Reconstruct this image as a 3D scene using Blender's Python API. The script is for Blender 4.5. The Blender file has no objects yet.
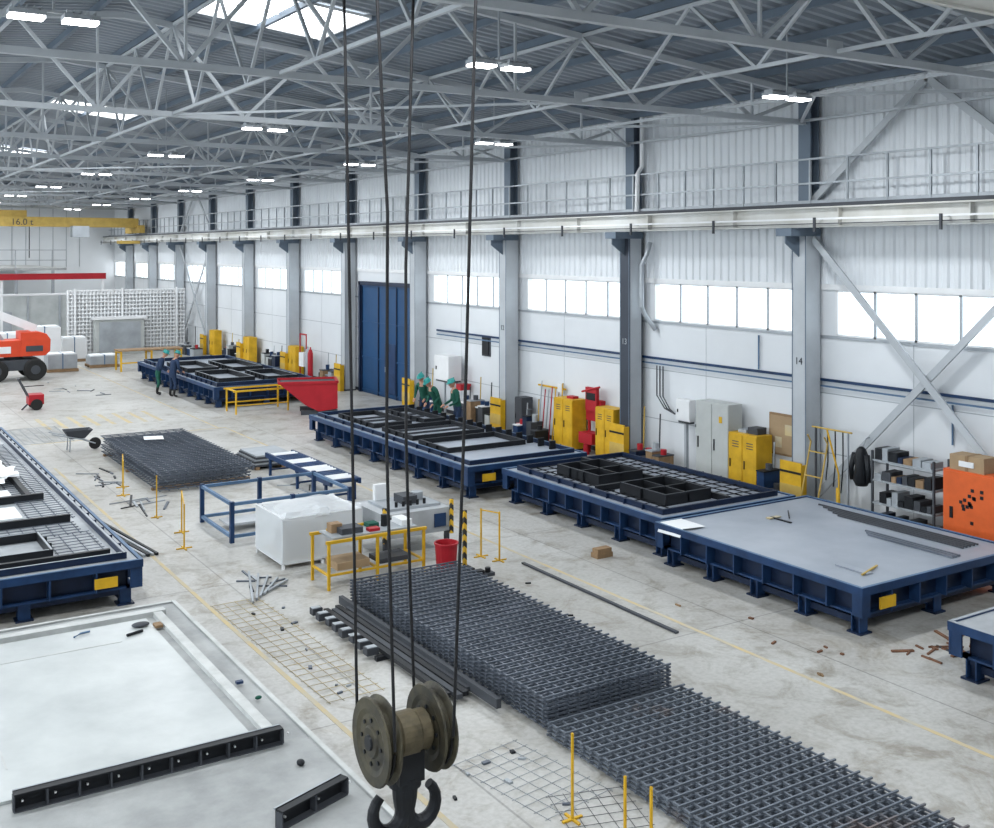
import bpy, math, random
from mathutils import Vector, Matrix, noise as mnoise
random.seed(7)
scene=bpy.context.scene
# ------------------------------------------------------------------ materials
def mat(name,c,rough=.6,metal=0.,var=.12,scale=2.5,c2=None,bump=0.,emit=0.,spec=.3,lo=.35,hi=.7):
    m=bpy.data.materials.new(name); m.use_nodes=True
    nt=m.node_tree; N=nt.nodes; L=nt.links; p=N['Principled BSDF']
    p.inputs['Roughness'].default_value=rough; p.inputs['Metallic'].default_value=metal
    p.inputs['Specular IOR Level'].default_value=spec
    tc=N.new('ShaderNodeTexCoord'); no=N.new('ShaderNodeTexNoise'); cr=N.new('ShaderNodeValToRGB')
    no.inputs['Scale'].default_value=scale; no.inputs['Detail'].default_value=6; no.inputs['Roughness'].default_value=.6
    L.new(tc.outputs['Object'],no.inputs['Vector']); L.new(no.outputs['Fac'],cr.inputs['Fac'])
    d=c2 if c2 else tuple(x*(1-var) for x in c)
    cr.color_ramp.elements[0].position=lo; cr.color_ramp.elements[1].position=hi
    cr.color_ramp.elements[0].color=(*c,1); cr.color_ramp.elements[1].color=(*d,1)
    L.new(cr.outputs['Color'],p.inputs['Base Color'])
    if bump:
        n2=N.new('ShaderNodeTexNoise'); n2.inputs['Scale'].default_value=scale*12
        L.new(tc.outputs['Object'],n2.inputs['Vector'])
        b=N.new('ShaderNodeBump'); b.inputs['Strength'].default_value=bump; b.inputs['Distance'].default_value=.02
        L.new(n2.outputs['Fac'],b.inputs['Height']); L.new(b.outputs['Normal'],p.inputs['Normal'])
    if emit:
        L.new(cr.outputs['Color'],p.inputs['Emission Color']); p.inputs['Emission Strength'].default_value=emit
    return m
def stripes(name,c1,c2,scale,axis='DIAGONAL'):
    m=bpy.data.materials.new(name); m.use_nodes=True; nt=m.node_tree; N=nt.nodes; L=nt.links; p=N['Principled BSDF']
    tc=N.new('ShaderNodeTexCoord'); w=N.new('ShaderNodeTexWave'); w.bands_direction=axis; w.inputs['Scale'].default_value=scale
    cr=N.new('ShaderNodeValToRGB'); cr.color_ramp.interpolation='CONSTANT'; cr.color_ramp.elements[1].position=.5
    cr.color_ramp.elements[0].color=(*c1,1); cr.color_ramp.elements[1].color=(*c2,1)
    L.new(tc.outputs['Object'],w.inputs['Vector']); L.new(w.outputs['Fac'],cr.inputs['Fac']); L.new(cr.outputs['Color'],p.inputs['Base Color'])
    p.inputs['Roughness'].default_value=.6
    return m
NAVY=mat('navy_paint',(.008,.020,.055),.45,0,.4)
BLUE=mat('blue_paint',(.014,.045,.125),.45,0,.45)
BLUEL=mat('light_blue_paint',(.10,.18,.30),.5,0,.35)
DOORB=mat('door_blue',(.010,.062,.165),.5,0,.2,.8)
STEEL=mat('rebar_steel',(.145,.165,.20),.45,.2,.3,1.2,c2=(.085,.10,.125))
RUST=mat('rusty_rebar',(.135,.155,.185),.5,.2,.3,.55,c2=(.20,.12,.08),lo=.58,hi=.70)
RUSTF=mat('rusty_scrap',(.20,.10,.06),.8,0,.4,4)
BLACK=mat('black_steel',(.016,.018,.022),.5,.2,.3)
DGREY=mat('dark_grey',(.055,.06,.07),.6)
FORMTOP=mat('formwork_top',(.36,.39,.44),.40,.1,.25,.6,c2=(.25,.28,.33),spec=.4)
FORML=mat('formwork_top_light',(.46,.48,.50),.5,0,.25,1.1,c2=(.27,.29,.31),spec=.4)
CONC=mat('stained_concrete',(.43,.44,.435),.55,0,.2,1.3,c2=(.25,.26,.26),bump=.15,lo=.32,hi=.68)
CONCL=mat('cast_concrete_surface',(.50,.525,.52),.32,0,.2,.9,c2=(.36,.385,.385),bump=.08,spec=.45)
CONCR=mat('concrete_rim',(.56,.57,.56),.6,0,.2,3,c2=(.42,.43,.42))
GALV=mat('galvanised',(.40,.43,.46),.5,.35,.25,1.5)
TRUSS=mat('truss_paint',(.50,.53,.56),.55,0,.25,.6)
TRUSSD=mat('column_paint',(.14,.18,.23),.5,.1,.3,.5)
COLB=mat('column_dark_paint',(.045,.055,.075),.5,.1,.3,.5)
COLL=mat('column_light_paint',(.48,.51,.54),.5,.1,.25,.5)
DECK=mat('roof_deck',(.30,.33,.37),.5,.1,.25,.12,c2=(.19,.22,.25))
WALLW=mat('wall_cladding',(.70,.73,.76),.6,0,.07,.4)
WALLS=mat('wall_panel',(.69,.715,.74),.6,0,.10,.35)
WHITE=mat('white_paint',(.76,.77,.78),.5,0,.08)
PAPER=mat('white_paper',(.78,.80,.81),.8,0,.05)
YEL=mat('yellow_paint',(.68,.40,.02),.5,0,.3)
YELF=mat('faded_crane_yellow',(.55,.38,.10),.6,0,.25)
YELD=mat('faded_yellow',(.55,.44,.24),.8,0,.5,2.5,c2=(.45,.43,.37))
RED=mat('red_paint',(.42,.015,.025),.5,0,.2)
ORANGE=mat('orange_paint',(.72,.13,.03),.5,0,.2)
LIFTO=mat('lift_red_orange',(.68,.07,.025),.45,0,.15)
GREEN=mat('green_cloth',(.015,.10,.07),.85,0,.3,12)
NAVC=mat('navy_cloth',(.02,.04,.09),.85,0,.3,12)
TEAL=mat('teal_helmet',(.03,.30,.28),.4)
REDH=mat('yellow_helmet',(.70,.45,.03),.4)
SKIN=mat('skin',(.48,.26,.18),.6,0,.1,8)
HAIR=mat('hair',(.04,.025,.015),.8)
RUB=mat('rubber',(.02,.02,.02),.8)
WOOD=mat('wood',(.31,.20,.11),.7,0,.3,6)
CARD=mat('cardboard',(.38,.27,.16),.8,0,.15)
CABG=mat('cabinet_grey',(.47,.49,.48),.5,0,.1)
BRASS=mat('worn_brass',(.085,.075,.048),.5,.4,.3,7,c2=(.028,.027,.024))
AXLE=mat('worn_axle',(.17,.14,.085),.6,.3,.3,8,c2=(.07,.06,.04))
ROPE=mat('wire_rope',(.018,.018,.02),.6,.3,.3)
BEAMT=mat('crane_beam_paint',(.64,.65,.64),.55,0,.15,.8,c2=(.48,.47,.43))
HAZ=stripes('hazard_stripes',(.02,.02,.02),(.70,.42,.02),3.0)
GLOW=mat('lamp_lens',(1,1,1),.5,emit=12)
SKYL=mat('skylight_polycarbonate',(.95,.98,1),.5,0,.02,emit=3.5)
def glass(name,col,mixf,diff=False):
    m=bpy.data.materials.new(name); m.use_nodes=True; nt=m.node_tree; N=nt.nodes; L=nt.links
    for n in list(N): N.remove(n)
    o=N.new('ShaderNodeOutputMaterial'); t=N.new('ShaderNodeBsdfTransparent'); g=N.new('ShaderNodeBsdfDiffuse' if diff else 'ShaderNodeBsdfGlossy'); mx=N.new('ShaderNodeMixShader')
    g.inputs['Roughness'].default_value=.1; t.inputs['Color'].default_value=col; mx.inputs[0].default_value=mixf
    if diff: g.inputs['Color'].default_value=(.85,.87,.88,1)
    L.new(t.outputs[0],mx.inputs[1]); L.new(g.outputs[0],mx.inputs[2]); L.new(mx.outputs[0],o.inputs[0]); return m
GLASS=glass('window_glass',(.95,.98,1,1),.05)
FILM=glass('clear_plastic_film',(.95,.96,.97,1),.42,True)
def floor_mat():
    m=bpy.data.materials.new('concrete_floor'); m.use_nodes=True; nt=m.node_tree; N=nt.nodes; L=nt.links; p=N['Principled BSDF']
    tc=N.new('ShaderNodeTexCoord')
    def noise(s,d=6,r=.6,dist=0):
        n=N.new('ShaderNodeTexNoise'); n.inputs['Scale'].default_value=s; n.inputs['Detail'].default_value=d; n.inputs['Roughness'].default_value=r; n.inputs['Distortion'].default_value=dist
        L.new(tc.outputs['Object'],n.inputs['Vector']); return n
    def ramp(src,a,b,pa,pb):
        r=N.new('ShaderNodeValToRGB'); r.color_ramp.elements[0].position=pa; r.color_ramp.elements[1].position=pb
        r.color_ramp.elements[0].color=(*a,1); r.color_ramp.elements[1].color=(*b,1); L.new(src,r.inputs['Fac']); return r
    def mul(a,b,f=1):
        x=N.new('ShaderNodeMixRGB'); x.blend_type='MULTIPLY'; x.inputs[0].default_value=f; L.new(a,x.inputs[1]); L.new(b,x.inputs[2]); return x
    a=ramp(noise(.25).outputs['Fac'],(.39,.38,.355),(.52,.515,.495),.35,.62)
    b=ramp(noise(1.7,8,.7,.6).outputs['Fac'],(.66,.63,.58),(1,1,1),.34,.50)
    c=ramp(noise(14,4).outputs['Fac'],(.84,.84,.83),(1,1,1),.35,.6)
    d=ramp(noise(.55,9,.75,1.5).outputs['Fac'],(.74,.70,.64),(1,1,1),.36,.46)
    br=N.new('ShaderNodeTexBrick'); br.offset=0; br.inputs['Scale'].default_value=1; br.inputs['Brick Width'].default_value=6; br.inputs['Row Height'].default_value=6
    br.inputs['Mortar Size'].default_value=.015; br.inputs['Color1'].default_value=(1,1,1,1); br.inputs['Color2'].default_value=(.93,.93,.93,1); br.inputs['Mortar'].default_value=(.62,.62,.62,1)
    L.new(tc.outputs['Object'],br.inputs['Vector'])
    x=mul(a.outputs[0],b.outputs[0]); x=mul(x.outputs[0],c.outputs[0]); x=mul(x.outputs[0],d.outputs[0]); x=mul(x.outputs[0],br.outputs['Color'])
    L.new(x.outputs[0],p.inputs['Base Color']); p.inputs['Roughness'].default_value=.42; p.inputs['Specular IOR Level'].default_value=.5
    return m
FLOOR=floor_mat()
# ------------------------------------------------------------------ mesh builder
class B:
    def __init__(s): s.v=[]; s.f=[]; s.m=[]; s.mats=[]
    def mi(s,m):
        if m not in s.mats: s.mats.append(m)
        return s.mats.index(m)
    def add(s,vs,fs,m):
        o=len(s.v); k=s.mi(m); s.v+= [tuple(v) for v in vs]
        for f in fs: s.f.append([o+i for i in f]); s.m.append(k)
    def box(s,x0,x1,y0,y1,z0,z1,m):
        s.add([(x0,y0,z0),(x1,y0,z0),(x1,y1,z0),(x0,y1,z0),(x0,y0,z1),(x1,y0,z1),(x1,y1,z1),(x0,y1,z1)],
              [(3,2,1,0),(4,5,6,7),(0,1,5,4),(1,2,6,5),(2,3,7,6),(3,0,4,7)],m)
    def bar(s,p,q,w,h,m):
        p=Vector(p); q=Vector(q); d=(q-p)
        if d.length<1e-6: return
        d.normalize(); up=Vector((0,0,1)) if abs(d.z)<.95 else Vector((0,1,0))
        a=d.cross(up).normalized(); b=a.cross(d).normalized(); a*=w/2; b*=h/2
        s.add([p-a-b,p+a-b,p+a+b,p-a+b,q-a-b,q+a-b,q+a+b,q-a+b],[(0,1,2,3),(7,6,5,4),(4,5,1,0),(5,6,2,1),(6,7,3,2),(7,4,0,3)],m)
    def lathe(s,c,axis,prof,m,n=20):
        c=Vector(c); ax=Vector(axis).normalized(); t=Vector((0,0,1)) if abs(ax.z)<.9 else Vector((1,0,0))
        a=ax.cross(t).normalized(); b=ax.cross(a)
        vs=[];fs=[]
        for (r,h) in prof:
            for i in range(n):
                w=2*math.pi*i/n; vs.append(c+ax*h+(a*math.cos(w)+b*math.sin(w))*r)
        for j in range(len(prof)-1):
            for i in range(n):
                fs.append((j*n+i,j*n+(i+1)%n,(j+1)*n+(i+1)%n,(j+1)*n+i))
        fs.append(tuple(range(n))[::-1]); fs.append(tuple((len(prof)-1)*n+i for i in range(n)))
        s.add(vs,fs,m)
    def cyl(s,p,q,r,m,n=12,r2=None):
        p=Vector(p);q=Vector(q); s.lathe(p,q-p,[(r,0),(r if r2 is None else r2,(q-p).length)],m,n)
    def tube(s,pts,r,m,n=8):
        rr=r if isinstance(r,(list,tuple)) else [r]*len(pts)
        P=[Vector(p) for p in pts]; vs=[];fs=[]
        for i,p in enumerate(P):
            d=(P[min(i+1,len(P)-1)]-P[max(i-1,0)]).normalized(); t=Vector((0,1,0)) if abs(d.y)<.6 else Vector((1,0,0))
            a=d.cross(t).normalized(); b=d.cross(a)
            for k in range(n):
                w=2*math.pi*k/n; vs.append(p+(a*math.cos(w)+b*math.sin(w))*rr[i])
        for j in range(len(P)-1):
            for k in range(n): fs.append((j*n+k,j*n+(k+1)%n,(j+1)*n+(k+1)%n,(j+1)*n+k))
        fs.append(tuple(range(n))[::-1]); fs.append(tuple((len(P)-1)*n+k for k in range(n)))
        s.add(vs,fs,m)
    def ell(s,c,rx,ry,rz,m,n=16,k=10,z0=-1.):
        vs=[];fs=[]
        for j in range(k+1):
            ph=-math.pi/2+math.pi*j/k; z=max(math.sin(ph),z0); r=math.cos(ph) if math.sin(ph)>=z0 else math.sqrt(max(0,1-z0*z0))
            if j==0 and z0<=-1: r=.01
            for i in range(n):
                w=2*math.pi*i/n; vs.append((c[0]+rx*max(r,.01)*math.cos(w),c[1]+ry*max(r,.01)*math.sin(w),c[2]+rz*z))
        for j in range(k):
            for i in range(n): fs.append((j*n+i,j*n+(i+1)%n,(j+1)*n+(i+1)%n,(j+1)*n+i))
        s.add(vs,fs,m)
    def sheet(s,x0,x1,y0,y1,z,amp,m,n=9,seed=0,drop=0):
        vs=[];fs=[]
        for j in range(n+1):
            for i in range(n+1):
                x=x0+(x1-x0)*i/n; y=y0+(y1-y0)*j/n
                q=mnoise.noise(Vector((x*2.6+seed,y*2.6,seed))); q2=mnoise.noise(Vector((x*1.7,y*1.7+seed,5)))
                e=drop*(1+.5*q2) if (i in(0,n) or j in(0,n)) else 0
                vs.append((x+q2*amp*1.4,y+q*amp*1.4,z+amp*(.55+.9*abs(q))-e))
        for j in range(n):
            for i in range(n): o=j*(n+1)+i; fs.append((o,o+1,o+n+2,o+n+1))
        s.add(vs,fs,m)
    def build(s,name,parent=None,smooth=False,bevel=0,origin=None):
        xs=[v[0] for v in s.v];ys=[v[1] for v in s.v];zs=[v[2] for v in s.v]
        o=origin or Vector(((min(xs)+max(xs))/2,(min(ys)+max(ys))/2,min(zs)))
        o=Vector(o)
        me=bpy.data.meshes.new(name); me.from_pydata([tuple(Vector(v)-o) for v in s.v],[],s.f)
        for m in s.mats: me.materials.append(m)
        me.polygons.foreach_set('material_index',s.m)
        if smooth: me.polygons.foreach_set('use_smooth',[True]*len(s.f))
        me.update()
        ob=bpy.data.objects.new(name,me); scene.collection.objects.link(ob)
        ob.location=o-(parent.location if parent else Vector((0,0,0)))
        if parent: ob.parent=parent
        if bevel:
            md=ob.modifiers.new('bevel','BEVEL'); md.width=bevel; md.segments=2; md.limit_method='ANGLE'
        return ob
def text(s,size,loc,rot,m,parent,name):
    c=bpy.data.curves.new(name,'FONT'); c.body=s; c.size=size; c.extrude=.004; c.materials.append(m); c.align_x='CENTER'
    o=bpy.data.objects.new(name,c); scene.collection.objects.link(o); o.parent=parent
    o.location=Vector(loc)-parent.location; o.rotation_euler=rot
# ------------------------------------------------------------------ room
XW=18.8; XL=-8.3; Y0=-6; Y1=82; EAVE=9.3; RX=5.3
def deckz(x): return EAVE+(XW-x)*.1 if x>=RX else EAVE+(XW-RX)*.1-(RX-x)*.1
cols=[10.4+6*i for i in range(12)]; allcols=[-1.6,4.4]+cols
b=B(); b.box(XL-.3,XW+.3,Y0-.3,Y1+.3,-.3,0,FLOOR); b.build('floor',origin=(0,0,0))
def corr_wall(b,x,y0,y1,z0,z1,m,per=.25,dep=.035,sgn=-1):
    n=int((y1-y0)/per); vs=[];fs=[]
    for i in range(n):
        y=y0+i*per
        for (dy,dx) in ((0,0),(.35,0),(.5,1),(.85,1)):
            vs.append((x+sgn*dep*dx,y+dy*per,z0)); vs.append((x+sgn*dep*dx,y+dy*per,z1))
    vs.append((x,y1,z0)); vs.append((x,y1,z1))
    for i in range(len(vs)//2-1): fs.append((2*i,2*i+2,2*i+3,2*i+1))
    b.add(vs,fs,m)
WZ0,WZ1=3.83,4.83
b=B()
b.box(XW,XW+.2,Y0,Y1,0,WZ0,WALLS)
b.box(XW+.02,XW+.2,Y0,Y1,WZ1,EAVE+.05,WALLS)
corr_wall(b,XW,Y0,Y1,WZ1+.12,EAVE,WALLW)
for z in (1.25,2.55): b.box(XW-.006,XW,Y0,Y1,z,z+.02,GALV)
yy=Y0+1.9
while yy<Y1: b.box(XW-.004,XW,yy,yy+.012,0,WZ0,GALV); yy+=3
y=Y0
for yc in allcols+[Y1]:
    b.box(XW,XW+.2,y,min(yc+.45,Y1),WZ0,WZ1,WALLS); y=yc+5.45
    if yc in(34.4,): b.box(XW,XW+.2,yc+.45,yc+5.45,WZ0,WZ1,WALLS)
b.build('wall_right',origin=(XW,0,0))
b=B(); b.box(XW-.03,XW+.02,Y0,Y1,WZ0-.06,WZ0,GALV); b.box(XW-.04,XW+.02,Y0,Y1,WZ1,WZ1+.12,WHITE); b.build('trim_1')
b=B(); b.box(XW-.02,XW,Y0,Y1,0,.12,DGREY); b.build('baseboard_right')
wi=1
for yc in allcols:
    if yc==34.4 or yc>75: continue
    b=B(); a,c=yc+.45,yc+5.45
    b.box(XW+.012,XW+.018,a,c,WZ0,WZ1,GLASS)
    for k in range(6):
        yy=a+(c-a)*k/5; b.box(XW-.005,XW+.03,yy-.03,yy+.03,WZ0,WZ1,WHITE if k in(0,5) else GALV)
    b.box(XW-.005,XW+.03,a,c,WZ0,WZ0+.04,WHITE); b.box(XW-.005,XW+.03,a,c,WZ1-.04,WZ1,WHITE)
    b.build('window_%d'%wi); wi+=1
b=B(); b.box(XL,XW,Y1,Y1+.2,0,EAVE+1.4,WALLS)
for i in range(28): b.box(XL+.9*i+.3,XL+.9*i+.34,Y1-.03,Y1,4.5,10,GALV)
b.build('wall_end')
b=B(); b.box(XL,XW,Y0-.2,Y0,0,EAVE+1.4,WALLS); b.build('wall_back')
b=B(); b.box(XL-.2,XL,Y0,Y1,0,4.2,WALLS); b.box(XL-.2,XL,Y0,Y1,7.6,EAVE,WALLS)
for yy in range(-6,82,6): b.box(XL-.2,XL,yy,yy+.5,4.2,7.6,WALLS)
b.build('wall_left')
b=B()
b.box(XL-.1,XL-.09,Y0,Y1,4.2,7.6,GLASS)
for yy in range(-6,82,2): b.box(XL-.15,XL-.02,yy,yy+.06,4.2,7.6,WHITE)
b.build('window_%d'%wi)
b=B()
def deck(x0,x1):
    per=.3; n=int((Y1-Y0)/per)+1; vs=[];fs=[]
    for i in range(n):
        y=Y0+i*per
        for (dy,dz) in ((0,0),(.35,0),(.5,1),(.85,1)):
            for x in (x0,x1): vs.append((x,y+dy*per,deckz(x)+.07*dz))
    for i in range(len(vs)//2-1): fs.append((2*i,2*i+1,2*i+3,2*i+2))
    b.add(vs,fs,DECK)
deck(XL-.2,RX); deck(RX,XW+.2)
b.add([(XL-.3,Y0-.3,deckz(XL)+.1),(RX,Y0-.3,deckz(RX)+.12),(RX,Y1+.3,deckz(RX)+.12),(XL-.3,Y1+.3,deckz(XL)+.1)],[(0,1,2,3)],DECK)
b.add([(XW+.3,Y0-.3,deckz(XW)+.1),(RX,Y0-.3,deckz(RX)+.12),(RX,Y1+.3,deckz(RX)+.12),(XW+.3,Y1+.3,deckz(XW)+.1)],[(0,1,2,3)],DECK)
b.build('ceiling',origin=(0,0,EAVE))
b=B()
xs=[18.4,16.9,15.3,13.8,12.3,10.8,9.3,7.8,6.3,4.8,3.3,1.8,.3,-2.7,-5.7,-8.0]
for x in xs: b.box(x-.04,x+.04,Y0,Y1,deckz(x)-.15,deckz(x)-.005,TRUSSD)
b.build('roof_purlins')
BC=8.5
for yc in allcols:
    b=B()
    b.bar((-8.2,yc,BC),(18.5,yc,BC),.11,.11,TRUSS)
    for x0,x1 in ((-8.2,RX),(RX,18.5)): b.bar((x0,yc,deckz(x0)-.22),(x1,yc,deckz(x1)-.22),.12,.12,TRUSS)
    pts=[18.5,16.8,15.3,13.8,12.3,10.8,9.3,7.8,6.3,4.8,3.3,1.8,.3,-1.2,-2.7,-4.2,-5.7,-8.1]
    for i in range(len(pts)-1):
        xa,xb=pts[i],pts[i+1]
        if i%2==0: b.bar((xa,yc,deckz(xa)-.25),(xb,yc,BC),.065,.065,TRUSS)
        else: b.bar((xa,yc,BC),(xb,yc,deckz(xb)-.25),.065,.065,TRUSS)
        if i%4==1: b.bar((xa,yc,BC),(xa,yc,deckz(xa)-.25),.045,.045,TRUSS)
    for x in (12.3,): b.box(x-.16,x+.16,yc-.012,yc+.012,BC-.05,BC+.18,TRUSS)
    b.build('roof_truss')
b=B()
for i in range(len(allcols)-1):
    ya,yb=allcols[i],allcols[i+1]; ym=(ya+yb)/2
    for x in (18.3,15.3,12.3,6.3,.3,-5.7): b.bar((x,ya,BC+.02),(x,yb,BC+.02),.055,.055,TRUSS)
    b.bar((18.3,ya,BC),(15.3,ym,BC),.055,.055,TRUSS); b.bar((15.3,ym,BC),(18.3,yb,BC),.055,.055,TRUSS)
    for x in (12.3,6.3):
        zt=deckz(x)-.2
        b.bar((x,ya,zt),(x,ya+1.5,BC),.05,.05,TRUSS); b.bar((x,ya+1.5,BC),(x,ym,zt),.05,.05,TRUSS)
        b.bar((x,ym,zt),(x,yb-1.5,BC),.05,.05,TRUSS); b.bar((x,yb-1.5,BC),(x,yb,zt),.05,.05,TRUSS)
        b.bar((x,ya,zt),(x,yb,zt),.06,.06,TRUSS)
    if i%3==0:
        b.bar((6.3,ya,BC),(12.3,yb,BC),.045,.045,TRUSS); b.bar((12.3,ya,BC),(6.3,yb,BC),.045,.045,TRUSS)
b.build('roof_bracing')
for (ya) in (2.0,19.0,36.,53.,68.):
    for (xa,xb) in ((6.45,9.15),(1.0,3.1)):
        b=B(); z=lambda x:deckz(x)-.03
        b.add([(xa,ya,z(xa)),(xb,ya,z(xb)),(xb,ya+2.5,z(xb)),(xa,ya+2.5,z(xa))],[(0,1,2,3)],SKYL)
        for yy in (ya,ya+1.25,ya+2.5): b.bar((xa,yy,z(xa)-.02),(xb,yy,z(xb)-.02),.03,.05,WHITE)
        for xx in (xa,xb): b.bar((xx,ya,z(xx)-.02),(xx,ya+2.5,z(xx)-.02),.05,.08,WHITE)
        b.build('skylight')
for i,yc in enumerate(allcols):
    b=B(); dark = (yc==22.4); cm=COLB if dark else COLL; cw=COLB if dark else TRUSSD
    x0,x1=18.23,18.68
    b.box(x0,x0+.03,yc-.2,yc+.2,0,6.0,cm); b.box(x1-.03,x1,yc-.2,yc+.2,0,6.0,cm); b.box(x0+.03,x1-.03,yc-.19,yc-.15,0,6.0,COLL); b.box(x0+.03,x1-.03,yc-.02,yc+.02,0,6.0,cw)
    b.box(x0-.004,x0,yc+.17,yc+.2,0,6.0,TRUSSD); b.box(x0-.004,x0,yc-.2,yc-.17,0,6.0,TRUSSD)
    for z in (1.5,3.,4.5): b.box(x0+.03,x1-.03,yc-.15,yc+.19,z,z+.015,cm)
    b.box(18.4,18.425,yc-.17,yc+.17,6.0,EAVE-.05,TRUSSD); b.box(18.655,18.68,yc-.17,yc+.17,6.0,EAVE-.05,TRUSSD); b.box(18.425,18.655,yc-.012,yc+.012,6.0,EAVE-.05,TRUSSD)
    b.box(17.75,18.68,yc-.22,yc+.22,6.0,6.17,TRUSSD)
    b.add([(17.8,yc-.015,6.0),(x0,yc-.015,6.0),(x0,yc-.015,5.55),(17.8,yc-.015,5.85),(17.8,yc+.015,6.0),(x0,yc+.015,6.0),(x0,yc+.015,5.55),(17.8,yc+.015,5.85)],
          [(0,1,2,3),(7,6,5,4),(0,4,5,1),(1,5,6,2),(2,6,7,3),(3,7,4,0)],TRUSSD)
    b.box(x0-.08,x1,yc-.28,yc+.28,0,.05,DGREY)
    c=b.build('steel_column')
    if yc>9:
        g=B(); g.box(18.0,18.14,yc-.3,yc-.24,0.0,1.05,YEL); g.box(18.0,18.14,yc+.24,yc+.3,0.0,1.05,YEL); g.box(17.96,18.0,yc-.3,yc+.3,0,1.1,YEL)
        g.box(17.955,17.96,yc-.3,yc+.3,.3,.6,YELF); g.box(17.95,17.96,yc-.3,yc+.3,.85,.9,BLACK); g.build('column_guard')
        if yc in(16.4,22.4,28.4): text(str(14-int((yc-16.4)/6)),.22,(18.22,yc,3.2),(math.pi/2,0,-math.pi/2),DGREY if not dark else GALV,c,'number')
for xc,nm in ((17.98,'crane_runway_beam'),(-7.5,'crane_runway_beam')):
    b=B(); b.box(xc-.16,xc+.16,Y0,Y1,6.58,6.61,BEAMT); b.box(xc-.16,xc+.16,Y0,Y1,6.18,6.21,BEAMT); b.box(xc-.012,xc+.012,Y0,Y1,6.21,6.58,BEAMT)
    y=Y0
    while y<Y1: b.box(xc-.14,xc+.14,y,y+.012,6.21,6.58,BEAMT); y+=3
    b.box(xc-.04,xc+.04,Y0,Y1,6.61,6.69,DGREY)
    b.build(nm)
b=B(); b.box(17.74,17.77,Y0,Y1,6.33,6.37,WHITE); b.box(17.745,17.765,Y0,Y1,6.24,6.26,DGREY)
y=Y0+.5
while y<Y1: b.box(17.75,17.968,y,y+.03,6.33,6.37,DGREY); b.box(17.70,17.74,y,y+.05,6.08,6.38,DGREY); y+=3
b.build('conductor_rail')
b=B(); b.box(18.15,18.39,Y0,Y1,6.62,6.65,GALV)
b.build('crane_walkway')
b=B()
for z in (7.15,7.68): b.bar((18.36,Y0,z),(18.36,Y1,z),.04,.04,GALV)
b.box(18.35,18.36,Y0,Y1,6.65,6.78,GALV)
y=Y0+.2
while y<Y1: b.bar((18.36,y,6.65),(18.36,y,7.68),.045,.045,GALV); y+=1.0
b.build('walkway_railing')
b=B()
for (ya,yb) in ((10.4,16.4),(58.4,64.4)):
    b.bar((18.45,ya+.2,.3),(18.45,yb-.2,5.95),.05,.15,COLL); b.bar((18.52,ya+.2,5.95),(18.52,yb-.2,.3),.05,.15,COLL)
    ym=(ya+yb)/2
    b.bar((18.52,ya+.1,6.75),(18.52,ym,9.1),.06,.15,TRUSS); b.bar((18.52,yb-.1,6.75),(18.52,ym,9.1),.06,.15,TRUSS)
b.build('wall_bracing')
b=B()
b.bar((18.73,Y0,2.86),(18.73,33.5,2.86),.04,.06,BLUE); b.bar((18.73,Y0,2.72),(18.73,33.5,2.72),.03,.035,BLUEL)
b.build('compressed_air_pipe')
b=B(); 
b.tube([(18.45,21.95,9.2),(18.45,21.95,7.9),(18.3,21.95,7.7),(18.28,21.95,6.9),(18.28,21.95,6.7)],.06,WHITE)
b.tube([(18.6,21.8,5.9),(18.5,21.8,5.6),(18.4,21.9,5.3),(18.4,21.9,4.2),(18.5,21.9,4.),(18.7,21.7,3.6)],.06,GALV)
b.build('drain_pipe')
b=B()
for i in range(3): b.tube([(18.66,21.6-.12*i,2.68),(18.66,21.6-.12*i,1.9),(18.66,21.3-.1*i,1.6),(18.66,20.9,1.5)],.018,DGREY)
b.tube([(18.76,18.1,3.7),(18.76,18.1,2.9)],.02,BLUEL); b.tube([(18.76,28.9,2.68),(18.76,28.9,1.2)],.02,BLUEL); b.tube([(18.76,13.,2.68),(18.76,13.,1.9)],.02,BLUEL)
b.build('cable_conduits')
b=B(); b.box(18.70,18.79,34.95,39.6,0.01,4.3,DOORB)
for y in (34.95,36.5,38.05,39.54): b.box(18.66,18.70,y,y+.06,.01,4.3,NAVY)
for z in (.1,1.4,2.8,4.24): b.box(18.67,18.70,34.95,39.6,z,z+.06,DOORB)
b.box(18.655,18.67,36.6,37.5,.2,2.1,BLUE); b.box(18.62,18.655,37.35,37.4,1.0,1.2,GALV)
b.box(18.6,18.79,34.8,34.95,0.01,4.45,NAVY); b.box(18.6,18.79,39.6,39.75,0.01,4.45,NAVY); b.box(18.6,18.79,34.8,39.75,4.3,4.45,NAVY)
b.build('door_1')
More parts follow.
